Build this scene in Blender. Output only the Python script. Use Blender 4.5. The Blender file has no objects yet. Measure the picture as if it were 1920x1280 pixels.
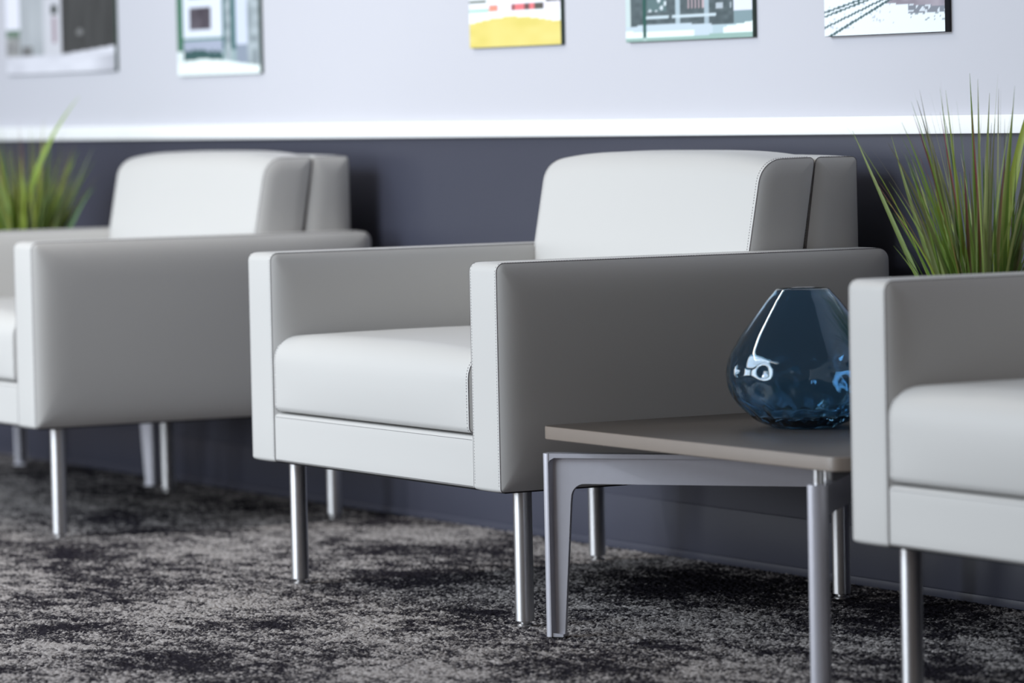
import bpy, bmesh, math, random
from mathutils import Vector, Matrix
random.seed(7)
sc = bpy.context.scene
COL = sc.collection

# ------------------------------------------------------------------ camera
F_PX = 8326.87
YAW, PITCH, ROLL = 1.06541, -0.05393, -0.02139
cam_d = bpy.data.cameras.new('camera')
cam = bpy.data.objects.new('camera', cam_d); COL.objects.link(cam)
fwd = Vector((-math.sin(YAW)*math.cos(PITCH), math.cos(YAW)*math.cos(PITCH), math.sin(PITCH)))
rgt = Vector((math.cos(YAW), math.sin(YAW), 0)); up = rgt.cross(fwd)
R2 = rgt*math.cos(ROLL) + up*math.sin(ROLL)
U2 = up*math.cos(ROLL) - rgt*math.sin(ROLL)
m = Matrix((R2, U2, -fwd)).transposed().to_4x4()
m.translation = Vector((7.8262, -3.7461, 0.9329))
cam.matrix_world = m
cam_d.sensor_width = 36; cam_d.lens = F_PX/1920*36
cam_d.clip_start = 0.1; cam_d.clip_end = 100
cam_d.dof.use_dof = True
cam_d.dof.focus_distance = 7.95
cam_d.dof.aperture_fstop = 3.4
sc.camera = cam

# ------------------------------------------------------------------ exposure, world, daylight
sc.view_settings.view_transform = 'Standard'
sc.view_settings.look = 'None'
sc.view_settings.gamma = 1
sc.view_settings.exposure = 0.0
sc.view_settings.use_curve_mapping = False
wd = bpy.data.worlds.new('world'); sc.world = wd; wd.use_nodes = True
wd.node_tree.nodes['Background'].inputs[0].default_value = (1.0, 0.86, 0.76, 1)
wd.node_tree.nodes['Background'].inputs[1].default_value = 0.125

def area(name, loc, target, sx, sy, power, col):
    l = bpy.data.lights.new(name, 'AREA'); l.shape = 'RECTANGLE'
    l.size = sx; l.size_y = sy; l.energy = power; l.color = col
    o = bpy.data.objects.new(name, l); COL.objects.link(o)
    o.location = loc
    o.rotation_euler = (Vector(target)-Vector(loc)).to_track_quat('-Z', 'Y').to_euler()
    return o
# tall glazing of the front wall, daylight above, darker street level below, an added low leg light, and two ceiling light lines
area('clerestory_daylight', (-1.3, -5.8, 3.2), (-0.4, 0.6, 0.5), 5.2, 2.4, 365, (0.77, 0.885, 1.0))
area('window_daylight', (0.15, -5.6, 1.05), (0.15, 0.6, 0.75), 2.5, 1.1, 105, (0.88, 0.94, 1.0))
area('added_leg_light', (-3.9, -5.6, 1.05), (-3.9, 0.6, 0.75), 4.2, 1.1, 125, (0.88, 0.94, 1.0))  # added light, brightens the metal legs of the left chair
area('ceiling_light_line', (-1.0, -2.15, 3.0), (-1.0, -2.15, 0.0), 0.18, 4.3, 66, (1.0, 0.96, 0.90))
area('ceiling_light_line_cross', (0.9, -4.6, 3.0), (0.9, -4.6, 0.0), 3.8, 0.18, 60, (0.95, 0.97, 1.0))

# ------------------------------------------------------------------ materials
ANISO = 0.25
def mat(name, base, rough=0.5, metal=0.0, spec=0.5, noise=None, bump=None, coat=0):
    """principled with procedural tone variation and fine grain bump"""
    M = bpy.data.materials.new(name); M.use_nodes = True
    nt = M.node_tree; b = nt.nodes['Principled BSDF']
    b.inputs['Base Color'].default_value = (*base, 1)
    b.inputs['Roughness'].default_value = rough
    b.inputs['Metallic'].default_value = metal
    b.inputs['Specular IOR Level'].default_value = spec
    b.inputs['Coat Weight'].default_value = coat
    tc = nt.nodes.new('ShaderNodeTexCoord')
    if noise:
        sc_, amt = noise
        n = nt.nodes.new('ShaderNodeTexNoise'); n.inputs['Scale'].default_value = sc_; n.inputs['Detail'].default_value = 3
        r = nt.nodes.new('ShaderNodeMix'); r.data_type = 'RGBA'
        r.inputs[6].default_value = (*[c*(1-amt) for c in base], 1)
        r.inputs[7].default_value = (*[min(1, c*(1+amt)) for c in base], 1)
        nt.links.new(tc.outputs['Object'], n.inputs['Vector'])
        nt.links.new(n.outputs[0], r.inputs[0]); nt.links.new(r.outputs[2], b.inputs['Base Color'])
    if bump:
        sc_, st = bump
        n = nt.nodes.new('ShaderNodeTexNoise'); n.inputs['Scale'].default_value = sc_; n.inputs['Detail'].default_value = 4
        bp = nt.nodes.new('ShaderNodeBump'); bp.inputs['Strength'].default_value = st; bp.inputs['Distance'].default_value = 0.002
        nt.links.new(tc.outputs['Object'], n.inputs['Vector'])
        nt.links.new(n.outputs[0], bp.inputs['Height']); nt.links.new(bp.outputs[0], b.inputs['Normal'])
    return M

LEATHER = mat('grey_leather', (0.56, 0.553, 0.54), 0.42, spec=0.35, noise=(3, 0.015), bump=(500, 0.06))
SEAM = mat('seam_thread', (0.055, 0.045, 0.055), 0.8)
STITCH = mat('stitch_thread', (0.22, 0.21, 0.22), 0.8)
UNDER = mat('black_dust_cloth', (0.012, 0.012, 0.014), 0.9, noise=(60, .2))
ALU = mat('brushed_aluminium', (0.66, 0.66, 0.675), 0.40, metal=1.0, noise=(90, 0.03))
_nt = ALU.node_tree; _b = _nt.nodes['Principled BSDF']; _b.inputs['Anisotropic'].default_value = 0.5
_tg = _nt.nodes.new('ShaderNodeTangent'); _tg.direction_type = 'RADIAL'; _tg.axis = 'Z'
_nt.links.new(_tg.outputs[0], _b.inputs['Tangent']); _b.inputs['Anisotropic Rotation'].default_value = ANISO
CHROME = mat('chrome', (0.6, 0.6, 0.61), 0.32, metal=1.0, noise=(20, 0.01))
CAST = mat('satin_cast_aluminium', (0.57, 0.57, 0.63), 0.34, metal=0.45, noise=(70, 0.03))
TOP = mat('taupe_laminate', (0.054, 0.045, 0.039), 0.42, spec=0.28, noise=(9, 0.05), bump=(300, 0.03))
TOPEDGE = mat('taupe_edge_band', (0.20, 0.165, 0.14), 0.4, noise=(30, 0.05))
RUBBER = mat('black_rubber', (0.02, 0.02, 0.02), 0.7)
WALLU = mat('lavender_white_paint', (0.56, 0.56, 0.605), 0.75, spec=0.25, noise=(1.2, 0.012), bump=(180, 0.05))
WALLL = mat('slate_blue_paint', (0.049, 0.052, 0.076), 0.40, spec=0.5, noise=(2.0, 0.05), bump=(120, 0.05))
RAIL = mat('white_gloss_paint', (0.93, 0.94, 0.94), 0.4, noise=(2, 0.005))
SOIL = mat('dark_moss', (0.03, 0.035, 0.015), 0.9, noise=(80, .4), bump=(60, .8))
POT = mat('white_ceramic', (0.55, 0.55, 0.54), 0.35, noise=(8, 0.02))

def carpet(pile):
    M = bpy.data.materials.new('distressed_carpet'); M.use_nodes = True
    nt = M.node_tree; N = nt.nodes; L = nt.links; b = N['Principled BSDF']
    b.inputs['Roughness'].default_value = 0.95; b.inputs['Specular IOR Level'].default_value = 0.1
    tc = N.new('ShaderNodeTexCoord')
    def mapping(sx, sy, rot=0, off=(0, 0, 0)):
        mp = N.new('ShaderNodeMapping'); mp.inputs['Scale'].default_value = (sx, sy, 1)
        mp.inputs['Rotation'].default_value = (0, 0, rot); mp.inputs['Location'].default_value = off
        L.new(tc.outputs['Object'], mp.inputs['Vector']); return mp
    def noise(mp, s, det, rough=0.5, dist=0.0):
        n = N.new('ShaderNodeTexNoise'); n.inputs['Scale'].default_value = s
        n.inputs['Detail'].default_value = det; n.inputs['Roughness'].default_value = rough
        n.inputs['Distortion'].default_value = dist
        L.new(mp.outputs[0], n.inputs['Vector']); return n.outputs[0]
    def math_(op, a, b_, clamp=False):
        q = N.new('ShaderNodeMath'); q.operation = op; q.use_clamp = clamp
        for i, v in enumerate((a, b_)):
            if isinstance(v, (int, float)): q.inputs[i].default_value = v
            else: L.new(v, q.inputs[i])
        return q.outputs[0]
    big = noise(mapping(0.8, 1.3, 0.15, (3.1, 1.7, 0)), 2.4, 3, 0.55, 0.4)
    mid = noise(mapping(0.8, 1.3, 0.1, (0.4, 5.2, 0)), 14, 6, 0.72, 0.2)
    if pile:
        g_ = N.new('ShaderNodeAttribute'); g_.attribute_name = 'yarn'; grain = g_.outputs['Fac']
    else:
        grain = noise(mapping(1, 1), 260, 2, 0.6)
    s = math_('ADD', math_('MULTIPLY', big, 1.1), math_('MULTIPLY', mid, 2.4))
    s = math_('ADD', s, math_('MULTIPLY', grain, 1.1))
    s = math_('SUBTRACT', s, 2.30)
    s = math_('MULTIPLY', s, 1.5)
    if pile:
        dy = N.new('ShaderNodeAttribute'); dy.attribute_name = 'dye_shade'; s = math_('ADD', s, dy.outputs['Fac'])
    s = math_('ADD', s, 0.42, True)
    ramp = N.new('ShaderNodeValToRGB'); e = ramp.color_ramp.elements
    e[0].position = 0.20; e[0].color = (0.016, 0.014, 0.020, 1)
    e[1].position = 0.95; e[1].color = (0.37, 0.345, 0.338, 1)
    e2 = ramp.color_ramp.elements.new(0.55); e2.color = (0.105, 0.097, 0.101, 1)
    L.new(s, ramp.inputs[0])
    L.new(ramp.outputs[0], b.inputs['Base Color'])
    return M
CARPET = carpet(False)
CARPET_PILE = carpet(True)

def vcol_mat(name, rough, spec=0.3, trans=0.0):
    M = bpy.data.materials.new(name); M.use_nodes = True
    nt = M.node_tree; b = nt.nodes['Principled BSDF']
    a = nt.nodes.new('ShaderNodeVertexColor'); a.layer_name = 'tint'
    nt.links.new(a.outputs[0], b.inputs['Base Color'])
    b.inputs['Roughness'].default_value = rough; b.inputs['Specular IOR Level'].default_value = spec
    if trans:
        t = nt.nodes.new('ShaderNodeBsdfTranslucent'); nt.links.new(a.outputs[0], t.inputs[0])
        mx = nt.nodes.new('ShaderNodeMixShader'); mx.inputs[0].default_value = trans
        out = nt.nodes['Material Output']
        nt.links.new(b.outputs[0], mx.inputs[1]); nt.links.new(t.outputs[0], mx.inputs[2])
        nt.links.new(mx.outputs[0], out.inputs[0])
    return M
PRINT = vcol_mat('printed_photograph', 0.6)
GRASS = vcol_mat('grass_blades', 0.45, 0.4, 0.38)

def glass_mat():
    M = bpy.data.materials.new('blue_glass'); M.use_nodes = True
    nt = M.node_tree; b = nt.nodes['Principled BSDF']
    b.inputs['Base Color'].default_value = (0.36, 0.61, 0.82, 1)
    b.inputs['Roughness'].default_value = 0.015
    b.inputs['IOR'].default_value = 1.5
    b.inputs['Transmission Weight'].default_value = 1.0
    return M
GLASS = glass_mat()

# ------------------------------------------------------------------ helpers
def link(name, bm, material, parent=None, sharp=0.6, smooth=True):
    bmesh.ops.recalc_face_normals(bm, faces=bm.faces[:])
    for f in bm.faces: f.smooth = smooth
    for e in bm.edges:
        if len(e.link_faces) == 2 and e.calc_face_angle(0) > sharp: e.smooth = False
    me = bpy.data.meshes.new(name); bm.to_mesh(me); bm.free()
    for mm in (material if isinstance(material, (list, tuple)) else [material]): me.materials.append(mm)
    o = bpy.data.objects.new(name, me); COL.objects.link(o)
    if parent: o.parent = parent
    return o

def tag(o, label=None, cat=None, group=None, kind=None):
    if label: o['label'] = label
    if cat: o['category'] = cat
    if group: o['group'] = group
    if kind: o['kind'] = kind
    return o

def empty(name, loc):
    o = bpy.data.objects.new(name, None); COL.objects.link(o); o.location = loc
    o.empty_display_size = 0.1
    return o

def rpoly(poly, d, n=8, grow=0.0):
    """convex CCW polygon [(a,b,r)] moved inward by d, with rounded corners, constant point count"""
    k = len(poly); lines = []
    for i in range(k):
        a = Vector(poly[i][:2]); b = Vector(poly[(i+1) % k][:2]); t = (b-a).normalized()
        nrm = Vector((-t.y, t.x)); lines.append((a+nrm*d, t))
    pts = []
    for i in range(k):
        (p, t), (q, u) = lines[i-1], lines[i]
        den = t.x*u.y - t.y*u.x
        s = ((q-p).x*u.y - (q-p).y*u.x)/den
        c = p+t*s
        r = max(poly[i][2]-d, grow*d, 0.0015)
        ang = math.acos(max(-1, min(1, t.dot(u))))
        tl = r*math.tan(ang/2)
        nrm = Vector((-t.y, t.x)); cc = c-t*tl+nrm*r
        a0 = math.atan2(-nrm.y, -nrm.x)
        for j in range(n):
            a = a0+ang*j/(n-1)
            pts.append((cc.x+r*math.cos(a), cc.y+r*math.sin(a)))
    return pts

def densify(pts, n, sub):
    """add points on the straight stretches between the rounded corners"""
    out = []; k = len(pts)
    for i in range(k):
        out.append(pts[i])
        if i % n == n-1:
            a = Vector(pts[i]); b = Vector(pts[(i+1) % k])
            for j in range(1, sub): out.append(tuple(a.lerp(b, j/sub)))
    return out

def slab(poly, x0, x1, bulge, soft, ds, nx=8, crown=0.0, deform=None, grow=0.0):
    """upholstered slab: outline in (y,z), welted band of width x0..x1, pillowed side panels"""
    bm = bmesh.new(); rings = []
    def ring(x, d):
        r = [bm.verts.new((x, y, z)) for y, z in densify(rpoly(poly, d, 8, grow), 8, 6)]
        rings.append(r)
    for d in reversed(ds): ring(x0-bulge*(1-math.exp(-d/soft)), d)
    for i in range(nx+1):
        s = i/nx; ring(x0+(x1-x0)*s, -crown*(1-abs(2*s-1)**4))
    for d in ds: ring(x1+bulge*(1-math.exp(-d/soft)), d)
    for a, b in zip(rings, rings[1:]):
        k = len(a)
        for i in range(k): bm.faces.new((a[i], a[(i+1) % k], b[(i+1) % k], b[i]))
    bm.faces.new(rings[0]); bm.faces.new(rings[-1])
    if deform:
        for v in bm.verts: v.co = deform(v.co)
    return bm

def tube(bm, pts, r, seg=6, closed=False):
    k = len(pts); prev = None; first = None
    pts = [Vector(p) for p in pts]
    for i in range(k):
        a = pts[i-1] if (closed or i > 0) else pts[i]
        b = pts[(i+1) % k] if (closed or i < k-1) else pts[i]
        t = (b-a).normalized()
        h = Vector((1, 0, 0)) if abs(t.x) < 0.9 else Vector((0, 0, 1))
        u = t.cross(h).normalized(); w = t.cross(u)
        rg = [bm.verts.new(pts[i]+u*r*math.cos(q*2*math.pi/seg)+w*r*math.sin(q*2*math.pi/seg)) for q in range(seg)]
        if prev:
            for q in range(seg): bm.faces.new((prev[q], prev[(q+1) % seg], rg[(q+1) % seg], rg[q]))
        else: first = rg
        prev = rg
    if closed:
        for q in range(seg): bm.faces.new((prev[q], prev[(q+1) % seg], first[(q+1) % seg], first[q]))
    else:
        bm.faces.new(first); bm.faces.new(prev)

def seam_bm(poly, x, deform=None, d=0.0004, r=0.0008):
    pts = [Vector((x, y, z)) for y, z in densify(rpoly(poly, d), 8, 6)]
    if deform: pts = [deform(p) for p in pts]
    bm = bmesh.new(); tube(bm, pts, r, 5, True); return bm

def stitch_bm(poly, x, deform=None, pitch=0.0052, ln=0.0026, r=0.0006):
    pts = [Vector((x, y, z)) for y, z in densify(rpoly(poly, -0.0002), 8, 6)]
    if deform: pts = [deform(p) for p in pts]
    bm = bmesh.new(); pts.append(pts[0]); carry = 0.0
    for a, b in zip(pts, pts[1:]):
        L = (b-a).length
        if L < 1e-7: continue
        s = carry
        while s+ln < L:
            tube(bm, [a.lerp(b, s/L), a.lerp(b, (s+ln)/L)], r, 4)
            s += pitch
        carry = max(0, s-L)
    return bm

def box_bm(x0, x1, y0, y1, z0, z1, bev=0.0, seg=3):
    bm = bmesh.new(); bmesh.ops.create_cube(bm, size=1)
    for v in bm.verts:
        v.co = Vector(((x0+x1)/2+v.co.x*(x1-x0), (y0+y1)/2+v.co.y*(y1-y0), (z0+z1)/2+v.co.z*(z1-z0)))
    if bev: bmesh.ops.bevel(bm, geom=bm.edges[:], offset=bev, segments=seg, profile=0.5, affect='EDGES')
    return bm

def lathe(prof, cx=0, cy=0, seg=40, bm=None, fn=None, close=True):
    bm = bm or bmesh.new(); rings = []
    for r, z in prof:
        if r < 1e-6: rings.append([bm.verts.new((cx, cy, z))])
        else:
            rg = []
            for i in range(seg):
                a = 2*math.pi*i/seg
                rr = fn(r, z, a) if fn else r
                rg.append(bm.verts.new((cx+rr*math.cos(a), cy+rr*math.sin(a), z)))
            rings.append(rg)
    for a, b in zip(rings, rings[1:]):
        if len(a) == 1 and len(b) == 1: continue
        for i in range(seg):
            j = (i+1) % seg
            if len(a) == 1: bm.faces.new((a[0], b[i], b[j]))
            elif len(b) == 1: bm.faces.new((a[i], a[j], b[0]))
            else: bm.faces.new((a[i], a[j], b[j], b[i]))
    return bm

def copy_tree(o, parent=None):
    c = o.copy(); COL.objects.link(c); c.parent = parent
    for ch in list(o.children): copy_tree(ch, c)
    return c

# ------------------------------------------------------------------ the room
WY = 0.9038
ZR0, ZR1 = 0.857, 0.8915
bm = bmesh.new()
for (x0, x1, y0, y1) in ((-9, 9, -7, WY+0.1),):
    vs = [bm.verts.new(p) for p in ((x0, y0, -.003), (x1, y0, -.003), (x1, y1, -.003), (x0, y1, -.003), (x0, y0, -0.1), (x1, y0, -0.1), (x1, y1, -0.1), (x0, y1, -0.1))]
    for f in ((0, 1, 2, 3), (7, 6, 5, 4), (0, 4, 5, 1), (1, 5, 6, 2), (2, 6, 7, 3), (3, 7, 4, 0)): bm.faces.new([vs[i] for i in f])
FLOOR = tag(link('floor', bm, CARPET, smooth=False), 'dark grey distressed pattern carpet', kind='structure')
import numpy as np
# carpet pattern blotches, with shade under table and chairs painted in: centre, 2x2 footprint, strength; and short pale streaks
DYE_SHADE = [(-2.742, 0.742, 4.61, 10.77, 7.38, -6.95, -0.35), (-1.502, 0.364, 6.28, 14.14, 7.86, -7.04, -0.50), (-1.506, 0.709, 6.04, 12.59, 9.02, -8.16, -0.50),
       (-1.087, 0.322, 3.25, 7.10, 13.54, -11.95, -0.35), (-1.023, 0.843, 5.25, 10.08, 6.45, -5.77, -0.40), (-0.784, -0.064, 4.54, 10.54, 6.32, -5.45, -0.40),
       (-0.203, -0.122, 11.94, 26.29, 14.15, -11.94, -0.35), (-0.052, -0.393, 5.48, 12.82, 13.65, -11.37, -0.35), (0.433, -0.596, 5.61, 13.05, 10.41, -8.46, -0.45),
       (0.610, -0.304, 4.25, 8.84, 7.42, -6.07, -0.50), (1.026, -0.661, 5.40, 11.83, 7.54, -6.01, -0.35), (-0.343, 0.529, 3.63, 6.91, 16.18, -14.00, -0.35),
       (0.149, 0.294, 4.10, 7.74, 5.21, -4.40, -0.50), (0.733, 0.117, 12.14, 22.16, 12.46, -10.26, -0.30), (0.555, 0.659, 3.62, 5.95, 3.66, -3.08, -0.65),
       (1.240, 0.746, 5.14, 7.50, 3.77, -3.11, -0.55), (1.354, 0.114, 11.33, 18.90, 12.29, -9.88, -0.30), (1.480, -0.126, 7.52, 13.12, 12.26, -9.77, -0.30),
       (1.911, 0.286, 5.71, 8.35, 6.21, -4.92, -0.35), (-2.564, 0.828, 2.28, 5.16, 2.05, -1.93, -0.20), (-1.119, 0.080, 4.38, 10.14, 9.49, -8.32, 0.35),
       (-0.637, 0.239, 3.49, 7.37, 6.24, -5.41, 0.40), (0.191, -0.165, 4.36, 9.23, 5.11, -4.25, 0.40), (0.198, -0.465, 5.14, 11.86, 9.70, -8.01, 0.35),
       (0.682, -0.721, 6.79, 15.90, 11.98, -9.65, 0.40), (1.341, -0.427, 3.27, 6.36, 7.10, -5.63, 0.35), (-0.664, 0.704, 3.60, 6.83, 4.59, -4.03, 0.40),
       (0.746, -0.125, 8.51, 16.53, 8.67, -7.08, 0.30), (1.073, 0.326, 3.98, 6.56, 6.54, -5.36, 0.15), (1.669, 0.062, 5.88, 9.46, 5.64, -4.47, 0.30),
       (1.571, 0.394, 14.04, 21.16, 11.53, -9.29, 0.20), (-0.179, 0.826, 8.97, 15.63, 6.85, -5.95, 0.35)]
STREAKS = [(0.145, -0.311, 0.330, -0.318), (-0.263, -0.430, -0.149, -0.338), (0.927, -0.297, 0.690, -0.091), (-0.299, 0.054, -0.195, 0.053), (0.871, -0.673, 0.723, -0.525), (0.700, 0.760, 0.605, 0.863)]
def carpet_pile():
    """looped pile: a dense relief of tufts over the stretch of carpet in front of the chairs"""
    st = 0.0028; x0, x1, y0, y1 = -4.9, 3.3, -2.1, WY-0.006
    nx_, ny_ = int((x1-x0)/st), int((y1-y0)/st)
    rng = np.random.default_rng(3)
    gx, gy = np.meshgrid(np.arange(nx_)*st+x0, np.arange(ny_)*st+y0, indexing='ij')
    jx = gx+rng.uniform(-.4, .4, gx.shape)*st; jy = gy+rng.uniform(-.4, .4, gx.shape)*st
    coarse = rng.random((nx_//2+2, ny_//2+2))
    ii, jj = np.meshgrid(np.arange(nx_)//2, np.arange(ny_)//2, indexing='ij')
    tuft = coarse[ii, jj]
    h = -0.0035+0.0040*rng.random(gx.shape)+0.0030*tuft
    keep = (gy > -0.41*(gx+3.68)+0.95-1.0) & (gy > 1.27*(gx-2.23)+0.26-1.0)
    idx = np.full(gx.shape, -1, np.int64); k = int(keep.sum()); idx[keep] = np.arange(k)
    co = np.stack([jx[keep], jy[keep], h[keep]], 1).astype(np.float32)
    q = np.stack([idx[:-1, :-1], idx[1:, :-1], idx[1:, 1:], idx[:-1, 1:]], -1).reshape(-1, 4)
    q = q[(q >= 0).all(1)].astype(np.int32); nf = len(q)
    me = bpy.data.meshes.new('carpet_pile')
    me.vertices.add(k); me.vertices.foreach_set('co', co.ravel())
    me.loops.add(nf*4); me.loops.foreach_set('vertex_index', q.ravel())
    me.polygons.add(nf); me.polygons.foreach_set('loop_start', np.arange(nf, dtype=np.int32)*4)
    me.polygons.foreach_set('use_smooth', np.ones(nf, dtype=bool))
    at = me.attributes.new('yarn', 'FLOAT', 'POINT'); at.data.foreach_set('value', (0.65*tuft+0.35*rng.random(gx.shape))[keep].astype(np.float32))
    X, Y = gx[keep], gy[keep]; dye_shade = np.zeros(k)
    for cx, cy, a, b, c, d, w in DYE_SHADE:
        p = a*(X-cx)+b*(Y-cy); q_ = c*(X-cx)+d*(Y-cy); dye_shade += w*np.exp(-(p*p+q_*q_)**1.3*.7)
    for ax, ay, bx, by in STREAKS:
        L2 = (bx-ax)**2+(by-ay)**2; t = np.clip(((X-ax)*(bx-ax)+(Y-ay)*(by-ay))/L2, 0, 1)
        dye_shade += .45*np.exp(-((X-ax-t*(bx-ax))**2+(Y-ay-t*(by-ay))**2)/.010**2)
    at = me.attributes.new('dye_shade', 'FLOAT', 'POINT'); at.data.foreach_set('value', dye_shade.astype(np.float32))
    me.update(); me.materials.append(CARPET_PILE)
    o = bpy.data.objects.new('carpet_pile', me); COL.objects.link(o); o.parent = FLOOR
    return o
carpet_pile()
bm = bmesh.new()
zs = [0, (ZR0+ZR1)/2, 3.0]
fr = [[bm.verts.new((x, WY, z)) for x in (-9, 9)] for z in zs]
bk = [[bm.verts.new((x, WY+0.1, z)) for x in (-9, 9)] for z in zs]
for i in range(2):
    f = bm.faces.new((fr[i][0], fr[i][1], fr[i+1][1], fr[i+1][0])); f.material_index = 1 if i == 0 else 0
    bm.faces.new((bk[i][0], bk[i][1], bk[i+1][1], bk[i+1][0]))
    for s in (0, 1): bm.faces.new((fr[i][s], fr[i+1][s], bk[i+1][s], bk[i][s]))
bm.faces.new((fr[2][0], fr[2][1], bk[2][1], bk[2][0])); bm.faces.new((fr[0][0], fr[0][1], bk[0][1], bk[0][0]))
tag(link('wall_back', bm, [WALLU, WALLL], smooth=False), 'painted wall, pale lavender above the white rail and slate blue below', kind='structure')
tag(link('trim_1', box_bm(-8.9, 8.9, WY-0.016, WY, ZR0, ZR1, 0.002), RAIL), 'white chair rail along the wall', kind='structure')
tag(link('baseboard_back', box_bm(-8.9, 8.9, WY-0.005, WY, 0.0, 0.113, 0.0012), WALLL), 'slate blue baseboard', kind='structure')
tag(link('trim_2', box_bm(-8.9, 8.9, WY-0.010, WY-0.005, 0.0, 0.0175, 0.002), WALLL), 'narrow slate strip at the foot of the wall', kind='structure')

# ------------------------------------------------------------------ armchairs
W, D, H, HB, T = 1.0028, 0.8268, 0.65, 0.2465, 0.0974
SD = (0.0012, 0.003, 0.006, 0.010, 0.015, 0.022, 0.030, 0.040, 0.055, 0.08)
def make_chair():
    root = empty('armchair', (0, 0, 0))
    arm = [(0, HB, .007), (D, HB, .012), (D, H-.001, .022), (0, H, .016)]
    for x0, nm in ((0, 'l'), (W-T, 'r')):
        a = link('armrest', slab(arm, x0, x0+T, 0.019, 0.021, SD, 6, 0.0012, None, 0.9), LEATHER, root)
        for x in (x0, x0+T): link('seam', seam_bm(arm, x), SEAM, a)
        s = x0+0.0045
        link('stitching', stitch_bm(arm, s), STITCH, a)
        link('stitching', stitch_bm(arm, x0+T-0.0045), STITCH, a)
    # front rail under the seat
    base = [(0.002, HB+.001, .006), (0.80, HB+.001, .01), (0.80, .3405, .01), (0.002, .3405, .008)]
    b = link('seat_base', slab(base, T+.0015, W-T, 0.0, 0.01, (0.002, 0.01), 6, 0.0), LEATHER, root)
    for z in (HB+0.0045, .334):
        bm = bmesh.new(); x = T+.006
        while x < W-T-.008:
            tube(bm, [(x, 0.0018, z), (x+.0026, 0.0018, z)], .0006, 4); x += .0052
        link('stitching', bm, STITCH, b)
    u = link('dust_cover', box_bm(0.02, W-0.02, 0.02, D-0.02, HB-0.004, HB+0.001), UNDER, root)
    # seat cushion
    cx0, cx1 = T+.006, W-T-.014
    cush = [(0.0, .3445, .012), (.60, .3445, .01), (.60, .4896, .02), (0.0, .4896, .048)]
    def cd(co):
        s = (co.x-cx0)/(cx1-cx0); s = min(1, max(0, s))
        w = (1-abs(2*s-1)**3.2)
        q = max(0, min(1, (co.z-.3445)/.145))
        g = max(0.0, 1-abs(co.y-.28)/.34)
        return Vector((co.x, co.y-0.008*w*math.sin(math.pi*q)*(1 if co.y < .2 else 0)*(1-co.y/.2), co.z+w*q*(0.006+0.008*math.sin(min(1, g)*math.pi/2))))
    c = link('seat_cushion', slab(cush, cx0, cx1, 0.006, 0.012, SD[:7], 28, 0.0, cd), LEATHER, root)
    for x in (cx0, cx1): link('seam', seam_bm(cush, x, cd), SEAM, c)
    for x in (cx0+.006, cx1-.006): link('stitching', stitch_bm(cush, x, cd), STITCH, c)
    # back: shell and cushion
    px0, px1 = T+.0015, W-T-.001
    shell = [(.664, .345, .008), (D, .345, .01), (.8245, .8175, .010), (.7345, .8185, .012)]
    def sd_(co):
        s = min(1, max(0, (co.x-px0)/(px1-px0))); q = max(0, (co.z-.65)/.17)
        return Vector((co.x, co.y, co.z+0.004*(1-abs(2*s-1)**4)*q))
    s = link('back_shell', slab(shell, px0, px1, 0.010, 0.015, SD[:8], 14, 0.0, sd_), LEATHER, root)
    for x in (px0, px1): link('seam', seam_bm(shell, x, sd_), SEAM, s)
    link('stitching', stitch_bm(shell, px1-.006, sd_), STITCH, s)
    pad = [(.552, .47, .03), (.672, .47, .01), (.7325, .8185, .010), (.6165, .8165, .052)]
    def pd(co):
        s = min(1, max(0, (co.x-px0)/(px1-px0))); w = 1-abs(2*s-1)**3.5; q = max(0, min(1, (co.z-.62)/.19))
        return Vector((co.x, co.y-0.006*w*(1 if co.y < .66 else 0), co.z+0.014*w*q))
    p = link('back_cushion', slab(pad, px0, px1, 0.010, 0.015, SD[:7], 28, 0.0, pd), LEATHER, root)
    for x in (px0, px1): link('seam', seam_bm(pad, x, pd), SEAM, p)
    for x in (px0+.007, px1-.007): link('stitching', stitch_bm(pad, x, pd), STITCH, p)
    # legs with glides
    for x in (.051, W-.051):
        for y in (.0719, D-.0826):
            l = link('leg', lathe([(0, .0105), (.0160, .0105), (.0168, .0113), (.0168, HB+.003), (0, HB+.003)], x, y, 36), ALU, root)
            link('foot_glide', lathe([(0, 0), (.0125, 0), (.0142, .0015), (.0142, .004), (.0128, .0058), (.0085, .0066), (.0085, .0110), (0, .0110)], x, y, 28), CHROME, l)
    return root

chair = make_chair()
tag(chair, 'pale grey leather armchair in the middle, seen whole, beside the blue vase table', 'armchair', 'grey leather armchairs along the wall')
c2 = copy_tree(chair); c2.location = (-2.0834, -0.0018, 0)
tag(c2, 'blurred pale grey leather armchair behind at the left, its front cut by the frame', 'armchair', 'grey leather armchairs along the wall')
c3 = copy_tree(chair); c3.location = (2.1307, -0.0035, 0)
tag(c3, 'nearest pale grey leather armchair at the right edge, hiding part of the blue vase', 'armchair', 'grey leather armchairs along the wall')

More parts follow.
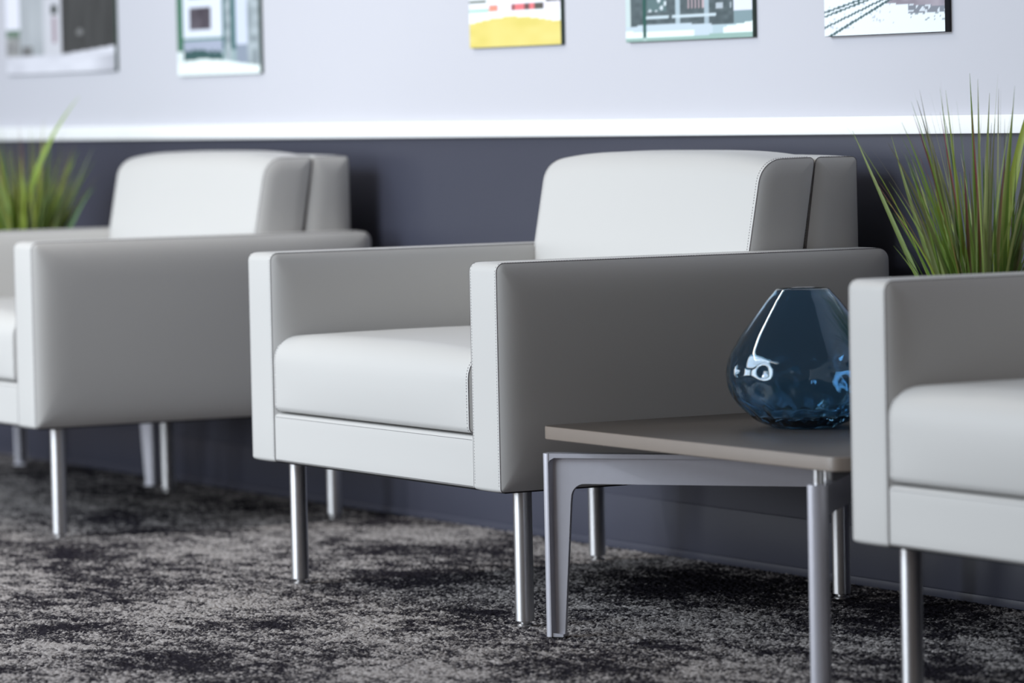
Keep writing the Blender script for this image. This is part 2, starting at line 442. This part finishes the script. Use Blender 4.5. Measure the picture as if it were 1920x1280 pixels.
# ------------------------------------------------------------------ side tables
TZ0, TZ1 = 0.3465, 0.3700
TX0, TX1, TY0, TY1 = 1.109, 2.052, 0.020, 0.800
def make_table():
    root = empty('side_table', (TX0, TY0, 0)); ox, oy = TX0, TY0
    w, d = TX1-TX0, TY1-TY0
    out = [(0, 0, .03), (w, 0, .03), (w, d, .03), (0, d, .03)]
    def plate(prof):
        bm = bmesh.new(); rings = []
        for ins, z in prof: rings.append([bm.verts.new((x, y, z)) for x, y in rpoly(out, ins, 10)])
        for a, b in zip(rings, rings[1:]):
            for i in range(len(a)): bm.faces.new((a[i], a[(i+1) % len(a)], b[(i+1) % len(a)], b[i]))
        f1 = bm.faces.new(rings[0]); f2 = bm.faces.new(rings[-1])
        return bm
    bm = plate([(0.004, TZ0), (0.0012, TZ0+.0006), (0, TZ0+.002), (0, TZ1-.0025), (.0005, TZ1-.0008), (.002, TZ1)])
    o = link('tabletop', bm, [TOP, TOPEDGE], root)
    for f in o.data.polygons:
        if abs(f.normal.z) < 0.9: f.material_index = 1
    cx, cy = w/2, d/2
    for sx, sy in ((-1, -1), (1, -1), (1, 1), (-1, 1)):
        # corner of the frame, pointing along the diagonal to the centre
        px, py = (cx+sx*(cx-.006), cy+sy*(cy-.006))
        if sx > 0: px -= 0.062
        dv = Vector((cx-px, cy-py, 0)); LN = dv.length; dv.normalize(); nv = Vector((-dv.y, dv.x, 0))
        P = lambda s, n, z: Vector((px, py, 0))+dv*s+nv*n+Vector((0, 0, z))
        # web outline (s, z): tapered leg, filleted into the apron
        ZT = 0.3225
        inner = [(0.034, 0.004), (0.0495, 0.235)]
        fil = []
        for k in range(9):
            a = math.pi-k*math.pi/2/8
            fil.append((0.0755+0.025*math.cos(a), 0.2445+0.025*math.sin(a)))
        outl = [(0.004, 0.004)]+inner+fil+[(LN-.02, 0.2695), (LN, 0.2695), (LN, ZT-.002), (0.004, ZT-.002)]
        bm = bmesh.new(); th = 0.0045
        A = [bm.verts.new(P(s, -th, z)) for s, z in outl]; B = [bm.verts.new(P(s, th, z)) for s, z in outl]
        bm.faces.new(A); bm.faces.new(B)
        for i in range(len(A)): bm.faces.new((A[i], A[(i+1) % len(A)], B[(i+1) % len(A)], B[i]))
        # flange: half round outer strip down the leg and along the top
        hw = 0.0165
        prof = [(0.0 + 0.011*(1-math.cos(math.pi*k/12-math.pi/2)), hw*math.sin(math.pi*k/12-math.pi/2)) for k in range(13)]
        prof = [(q[0], q[1]) for q in prof]+[(0.0135, hw), (0.0155, 0.0075), (0.018, th), (0.018, -th), (0.0155, -0.0075), (0.0135, -hw)]
        def strip(fn, n):
            rg = None; fs = None
            for i in range(n+1):
                cur = [bm.verts.new(fn(i/n, a, b)) for a, b in prof]
                if rg:
                    for j in range(len(cur)): bm.faces.new((rg[j], rg[(j+1) % len(cur)], cur[(j+1) % len(cur)], cur[j]))
                else: fs = cur
                rg = cur
            bm.faces.new(fs); bm.faces.new(rg)
        strip(lambda t, a, b: P(a, b, 0.003+t*(ZT-0.003)), 3)
        # top flange
        fw = 0.0155
        tp = [(0.010, ZT), (LN, ZT), (LN, ZT-.0075), (0.024, ZT-.0075), (.016, ZT-.012), (.012, ZT-.02)]
        A = [bm.verts.new(P(s, -fw, z)) for s, z in tp]; B = [bm.verts.new(P(s, fw, z)) for s, z in tp]
        bm.faces.new(A); bm.faces.new(B)
        for i in range(len(A)): bm.faces.new((A[i], A[(i+1) % len(A)], B[(i+1) % len(A)], B[i]))
        # foot plate
        fp = [(0.008, .003), (0.0345, .003), (0.0345, .0075), (0.008, .0105)]
        A = [bm.verts.new(P(s, -.014, z)) for s, z in fp]; B = [bm.verts.new(P(s, .014, z)) for s, z in fp]
        bm.faces.new(A); bm.faces.new(B)
        for i in range(4): bm.faces.new((A[i], A[(i+1) % 4], B[(i+1) % 4], B[i]))
        lg = link('leg', bm, CAST, root, sharp=0.5)
        bm = bmesh.new()
        fp = [(0.006, 0), (0.032, 0), (0.032, .0032), (0.006, .0032)]
        A = [bm.verts.new(P(s, -.012, z)) for s, z in fp]; B = [bm.verts.new(P(s, .012, z)) for s, z in fp]
        bm.faces.new(A); bm.faces.new(B)
        for i in range(4): bm.faces.new((A[i], A[(i+1) % 4], B[(i+1) % 4], B[i]))
        link('foot_pad', bm, RUBBER, lg)
        for sdist in ((0.022, 0.10) if sx > 0 else (0.42,)):
            q = P(sdist, 0, 0)
            link('standoff', lathe([(0, ZT-.001), (.0085, ZT-.001), (.0085, TZ0+.0005), (0, TZ0+.0005)], q.x, q.y, 24), CHROME, lg)
    return root
table = make_table()
tag(table, 'low side table with taupe top and aluminium legs, carrying the blue glass vase', 'side table', 'low side tables between armchairs')
t2 = copy_tree(table); t2.location = (TX0-4.2141+0.03, TY0, 0)
tag(t2, 'far left low side table, only its aluminium legs showing behind and under an armchair', 'side table', 'low side tables between armchairs')

# ------------------------------------------------------------------ vase
def make_vase(cx, cy, z0):
    outer = [(0.0, .0), (.050, .0), (.056, .0008), (.060, .003), (.067, .0055), (.078, .010), (.089, .017), (.101, .027), (.112, .038), (.121, .050),
             (.1285, .065), (.1318, .080), (.1325, .096), (.130, .112), (.1245, .128), (.1160, .143), (.106, .158), (.095, .173),
             (.083, .189), (.072, .203), (.062, .216), (.052, .227), (.0465, .2335), (.0440, .2355)]
    def spline(P, n):
        out = []
        for i in range(len(P)-1):
            p0 = P[max(0, i-1)]; p1 = P[i]; p2 = P[i+1]; p3 = P[min(len(P)-1, i+2)]
            for k in range(n):
                t = k/n
                out.append(tuple(.5*((2*p1[j])+(-p0[j]+p2[j])*t+(2*p0[j]-5*p1[j]+4*p2[j]-p3[j])*t*t+(-p0[j]+3*p1[j]-3*p2[j]+p3[j])*t**3) for j in (0, 1)))
        out.append(P[-1]); return out
    o = spline(outer[4:], 8); pre = outer[:4]
    th = 0.0042
    inner = [(r-th, z) for r, z in o if z > 0.023 and r-th > 0][::-1]
    prof = pre+o+[(.0425, .2363), (.0403, .2355)]+inner+[(.045, .021), (.03, .019), (0, .018)]
    rows = [(.032, 0.0, 16, .0110, .0130), (.068, .5, 16, .0055, .012), (.101, 0.0, 14, .0040, .011), (.134, .5, 12, .0020, .009)]
    def fn(r, z, a):
        dd = 0
        for zc, ph, n, dep, rad in rows:
            if abs(z-zc) > 2.6*rad: continue
            q = (a/(2*math.pi)*n+ph) % 1-.5
            arc = q*2*math.pi/n*r
            d2 = (arc**2+(z-zc)**2*1.3)/rad**2
            dd += dep*math.exp(-d2*.9)
        return r-dd
    bm = lathe([(r, z+z0) for r, z in prof], cx, cy, 288, None, lambda r, z, a: fn(r, z-z0, a))
    o = link('vase', bm, GLASS, None, sharp=1.2)
    return tag(o, 'squat dimpled blue glass vase standing on the side table', 'vase')
make_vase(1.4715, 0.3360, TZ1)

# ------------------------------------------------------------------ grass plants
def blade(bm, lay, base, tip, bend, w, col, coltip, n=12, side=None):
    """one tapering V-folded blade from base to tip, bowed by the vector bend"""
    base, tip, bend = Vector(base), Vector(tip), Vector(bend)
    rows = []
    ax = (tip-base).normalized()
    sd = side or Vector((random.uniform(-1, 1), random.uniform(-1, 1), 0)); sd = (sd-ax*sd.dot(ax)).normalized()
    nn = ax.cross(sd)
    for i in range(n+1):
        t = i/n
        p = base.lerp(tip, t)+bend*(4*t*(1-t))*0.5+bend*(t*t)*0.0
        ww = w*(0.75+0.5*t if t < .4 else 0.95*(1-((t-.4)/.6)**1.6))*0.5
        ww = max(ww, w*.02)
        c = [col[j]*(1-t)+coltip[j]*t for j in range(3)]
        r = [bm.verts.new(p-sd*ww), bm.verts.new(p+nn*ww*.35), bm.verts.new(p+sd*ww)]
        for v in r: v[lay] = (*c, 1)
        rows.append(r)
    for a, b in zip(rows, rows[1:]):
        for j in (0, 1): bm.faces.new((a[j], a[j+1], b[j+1], b[j]))

GREENS = [(.13, .22, .04), (.20, .32, .06), (.30, .45, .11), (.08, .14, .03), (.38, .54, .18), (.26, .34, .05)]
def make_grass(cx, cy, z0, seed, heroes, n, spread, hgt, label, wmin=.003, wmax=.0095, pal=GREENS, red=.14):
    random.seed(seed)
    root = empty('potted_grass', (cx, cy, z0))
    link('pot', lathe([(0, 0), (.060, 0), (.064, .003), (.078, .105), (.079, .112), (.076, .115), (.072, .112), (.070, .095), (0, .095)], 0, 0, 48), POT, root)
    link('soil', lathe([(0, .094), (.05, .101), (.0705, .096)], 0, 0, 40), SOIL, root)
    bm = bmesh.new(); lay = bm.verts.layers.float_color.new('tint')
    for i in range(n):
        a = random.uniform(0, 2*math.pi); rb = .055*math.sqrt(random.random())
        lean = random.random()**.8
        b = (rb*math.cos(a), rb*math.sin(a), .095)
        L = hgt*random.uniform(.45, 1.0)*(1-.25*lean)
        rr = spread*lean*L/hgt
        a2 = a+random.uniform(-.7, .7)
        tip = (b[0]+rr*math.cos(a2), b[1]+rr*math.sin(a2), .095+L)
        bd = (-math.cos(a2)*rr*.25, -math.sin(a2)*rr*.25, rr*.15)
        c = random.choice(pal)
        k = random.uniform(.8, 1.15); c = tuple(v*k for v in c)
        q = random.random()
        ct = (.20, .03, .06) if q < red else (tuple(min(.5, v*1.25) for v in c) if q < .7 else (.22, .20, .12))
        blade(bm, lay, b, tip, bd, random.uniform(wmin, wmax), c, ct)
    for h in heroes: blade(bm, lay, *h)
    link('foliage', bm, GRASS, root, sharp=3)
    return tag(root, label, 'plant', 'potted grasses on the side tables')
# view plane directions, for turning hero blades broadside
hero_r = [
    ((.013, .024, .09), (.058, .105, .63), (-.026, -.046, .05), .018, (.26, .36, .03), (.42, .50, .10), 18, Vector((1, .6, 0))),
    ((-.05, -.02, .09), (-.215, -.12, .50), (-.01, -.01, .03), .010, (.16, .26, .05), (.34, .42, .16), 12, Vector((1, .6, 0))),
    ((-.05, .0, .09), (-.14, -.09, .49), (-.02, -.01, .03), .010, (.18, .28, .06), (.30, .36, .14), 12, Vector((1, .6, 0))),
    ((.0, .0, .09), (.0, -.02, .53), (.01, .0, .0), .007, (.12, .18, .03), (.28, .02, .07), 12, Vector((1, .6, 0))),
    ((.0, .0, .09), (-.05, -.05, .53), (.0, .0, .0), .006, (.12, .18, .03), (.28, .02, .07), 12, Vector((1, .6, 0))),
]
make_grass(1.600, 0.62, TZ1, 11, hero_r, 215, .27, .54, 'spiky green artificial grass behind the nearest armchair, right edge of the photo')
hero_l = [
    ((.045, -.05, .09), (.165, .085, .60), (-.065, -.06, .06), .020, (.26, .40, .03), (.38, .52, .10), 18, Vector((1, .6, 0))),
    ((.0, .0, .09), (-.10, -.10, .44), (.0, .0, .02), .014, (.24, .34, .05), (.34, .36, .08), 12, Vector((1, .6, 0))),
    ((.03, .02, .09), (.19, .10, .37), (.0, .0, .03), .013, (.14, .26, .10), (.20, .34, .16), 12, Vector((1, .6, 0))),
    ((.03, .02, .09), (.16, .12, .47), (-.02, .0, .03), .009, (.16, .24, .08), (.26, .32, .16), 12, Vector((1, .6, 0))),
]
LIMES = [(.26, .42, .05), (.36, .52, .08), (.42, .55, .14), (.14, .26, .04), (.30, .50, .16), (.44, .52, .10)]
make_grass(-2.59, 0.62, TZ1, 23, hero_l, 340, .24, .48, 'blurred bright green artificial grass at the left edge behind an armchair', .006, .014, LIMES, .04)

# ------------------------------------------------------------------ pictures on the wall
def make_picture(x0, x1, z0, h, paint, name, label, cat, edge, tilt=0.0, nu=110, nv=90):
    """canvas panel; paint(u, v) with u 0..1 across and v metres above the lower edge"""
    w = x1-x0; dep = 0.009 if edge is EDGE_D else 0.013
    root = empty(name, (x0, WY, z0)); root.rotation_euler = (0, tilt, 0)
    link('panel', box_bm(0, w, -dep, -.0005, 0, h, .0012, 2), edge, root)
    bm = bmesh.new(); lay = bm.verts.layers.float_color.new('tint')
    rows = []
    vis = min(h, .26)
    vals = [vis*i/nv for i in range(nv)]+[vis+(h-vis)*i/12 for i in range(13)]
    for v in vals:
        row = []
        for i in range(nu+1):
            u = i/nu
            p = bm.verts.new((.001+u*(w-.002), -dep-.0006, .001+v*(h-.002)/h)); c = paint(u, v)
            p[lay] = (*[((q/255+.055)/1.055)**2.4 if q > 10 else q/3300 for q in c], 1); row.append(p)
        rows.append(row)
    for a, b in zip(rows, rows[1:]):
        for i in range(nu): bm.faces.new((a[i], a[i+1], b[i+1], b[i]))
    link('print', bm, PRINT, root, smooth=False)
    return tag(root, label, cat, 'photo canvases in a row on the wall')

def hsh(a, b, s=0):
    return (math.sin(a*127.1+b*311.7+s*74.7)*43758.5453) % 1.0
def vn(x, y, s=0):
    xi, yi = math.floor(x), math.floor(y); fx, fy = x-xi, y-yi
    fx = fx*fx*(3-2*fx); fy = fy*fy*(3-2*fy)
    return (hsh(xi, yi, s)*(1-fx)+hsh(xi+1, yi, s)*fx)*(1-fy)+(hsh(xi, yi+1, s)*(1-fx)+hsh(xi+1, yi+1, s)*fx)*fy
def g(v, t=(0, 0, 0)): return (v+t[0], v+t[1], v+t[2])

def paint_1(u, v):   # corner building, pale facade at the left, dark side wall at the right
    street = .048+.035*max(0, u-.5)
    if v < street: return g(205+20*vn(u*9, v*60)-60*max(0, u-.78)*3*(1 if v < street-.02 else 0), (0, 0, 8))
    if u > .52:
        if u > .93 and v > .21: return g(225)
        if (u-.69)**2/.0009+(v-.105)**2/.00008 < 1: return g(120)
        return g(62+16*vn(u*30, v*10))
    if u > .36:
        if .43 < u < .485 and .155 < v < .18: return (40, 50, 45)
        if .44 < u < .475 and .08 < v < .15: return (160, 140, 150)
        if v > .20: return g(150+25*vn(u*20, v*40))
        return g(205, (0, 0, 6))
    if u < .13:
        if v < .10: return g(120+70*vn(u*30, v*60))
        return (235, 235, 245) if v > .12 else (110, 130, 115)
    if v < .075 and .15 < u < .25: return g(85+60*vn(u*40, v*60))
    return g(150+35*vn(u*26, v*8), (0, 4, 8))
def paint_2(u, v):   # white window front with snow
    if v < .028+.010*math.sin(u*4+.3): return (240, 250, 248)
    if u < .08: return (60, 110, 85) if v > .06 else (225, 235, 235)
    if u < .56:
        if v < .062+.01*vn(u*20, 2): return (60, 90, 90) if v < .052+.012*vn(u*30, 1) else (165, 172, 190)
        if v < .085: return (165, 172, 190)
        if v < .090: return (70, 120, 105)
        if .16 < u < .42 and .112 < v < .165: return g(60+30*vn(u*20, v*60), (6, 0, 8))
        if v > .19 and .15 < u < .48: return g(75+20*vn(u*15, v*50))
        return (222, 228, 240)
    if .66 < u < .72 or .60 > u: return (75, 110, 112) if v > .06 else (150, 170, 172)
    if .72 <= u < .86: return (205, 212, 228) if v > .07 else (140, 150, 165)
    return g(130+60*vn(u*18, v*60), (-5, 5, 10))
def paint_3(u, v):   # yellow bank below white with red specks
    yl = .052+.012*math.sin(min(1, u*1.1)*math.pi)
    if v < yl:
        k = vn(u*7, v*60); return (220+12*k, 203+12*k, 108+22*k)
    if v < .078: return (250, 254, 254)
    if v < .092:
        if .22 < u < .32: return (235, 150, 130)
        if .47 < u < .72: return (225, 120, 125) if vn(u*22, 3) > .4 else (110, 80, 80)
        if u < .22: return (150, 200, 180) if v < .082 else (235, 240, 250)
        if .72 < u < .82: return (90, 85, 80)
        return (245, 240, 252)
    if u < .2 and .098 < v < .104: return (70, 85, 60)
    if u > .84: return g(90+110*vn(u*40, v*90))
    if .38 < u < .48 and .103 < v < .109: return (120, 150, 150)
    q = vn(u*16, v*90, 5)
    if v > .11: return (235, 190, 190) if q > .72 else ((120, 110, 110) if q < .2 else (248, 250, 252))
    return (246, 248, 253)
def paint_4(u, v):   # dark stone building behind an open square
    if abs(u-.155) < .011: return (40, 85, 78) if v > .008 else (170, 195, 190)
    if v < .006+.004*u: return (150, 180, 172)
    if v < .018+.014*(u-.5)**2*4*(.2 if u < .5 else 1) and (u < .55 or u > .78): return (238, 252, 248)
    if v < .030+.004*math.sin(u*5): return (195, 210, 220) if u < .7 else (180, 200, 208)
    if u < .04: return (200, 215, 215)
    if .86 < u: return (225, 228, 240) if v > .052 else (130, 152, 158)
    if .045 < v < .052 and (.17 < u < .35 or .38 < u < .72): return (200, 215, 222)
    if .40 < u < .44: return (175, 192, 200) if v > .034 else (140, 160, 165)
    if .63 < u < .665: return (165, 182, 192)
    if v > .062 and .5 < u < .63: return (190, 170, 175) if int(u*70) % 2 else (70, 82, 88)
    if .18 < u < .33 and .058 < v < .085: return (215, 225, 230) if vn(u*40, v*120) > .62 else (95, 118, 120)
    if .70 < u < .84 and .060 < v < .072 and int(u*18) % 2: return (180, 190, 198)
    return g(78+24*vn(u*30, v*120), (-6, 6, 10))
def paint_5(u, v):   # railway tracks in snow
    for k, (a, b) in enumerate(((.000, .125), (.022, .098), (.043, .075), (.051, .068))):
        zz = a-.006+b*u
        if abs(v-zz) < .0019+(.0006 if k == 0 else 0) and u < .85: return (72, 98, 100)
    if .53 < u and v > .047+.02*(1-u): return g(125+45*vn(u*16, v*90), (8, 0, 10))
    if .70 < u and v > .036: return (130, 135, 145) if vn(u*40, v*300) > .45 else (215, 222, 230)
    if u > .72 and v > .022 and vn(u*60, v*400) > .78: return (150, 160, 165)
    if vn(u*70, v*420) > .86 and v > .012 and u < .6: return (190, 196, 208)
    return (238, 246, 252)
EDGE_D = mat('dark_canvas_edge', (0.06, 0.09, 0.07), 0.7, noise=(60, .2))
EDGE_K = mat('black_canvas_edge', (0.018, 0.016, 0.02), 0.7, noise=(60, .2))
dx = 0.02
make_picture(-3.345, -2.625, 1.0325, .55, paint_1, 'canvas_print', 'black and white canvas of a corner building with a dark side wall, leftmost picture', 'picture', EDGE_D)
make_picture(-2.245, -1.775, 1.0135, .60, paint_2, 'canvas_print', 'black and white canvas of a white framed shop window in snow', 'picture', EDGE_D)
make_picture(-.722, -.318, 1.0505, .55, paint_3, 'canvas_print', 'colour canvas with a yellow bank below white and red specks', 'picture', EDGE_D)
make_picture(-.050, .440, 1.0485, .55, paint_4, 'canvas_print', 'greenish grey canvas of a stone building behind a street with a post', 'picture', EDGE_D)
make_picture(.702, 1.106, 1.0430, .55, paint_5, 'canvas_print', 'canvas of dark railway tracks crossing white snow, the rightmost picture', 'picture', EDGE_K)
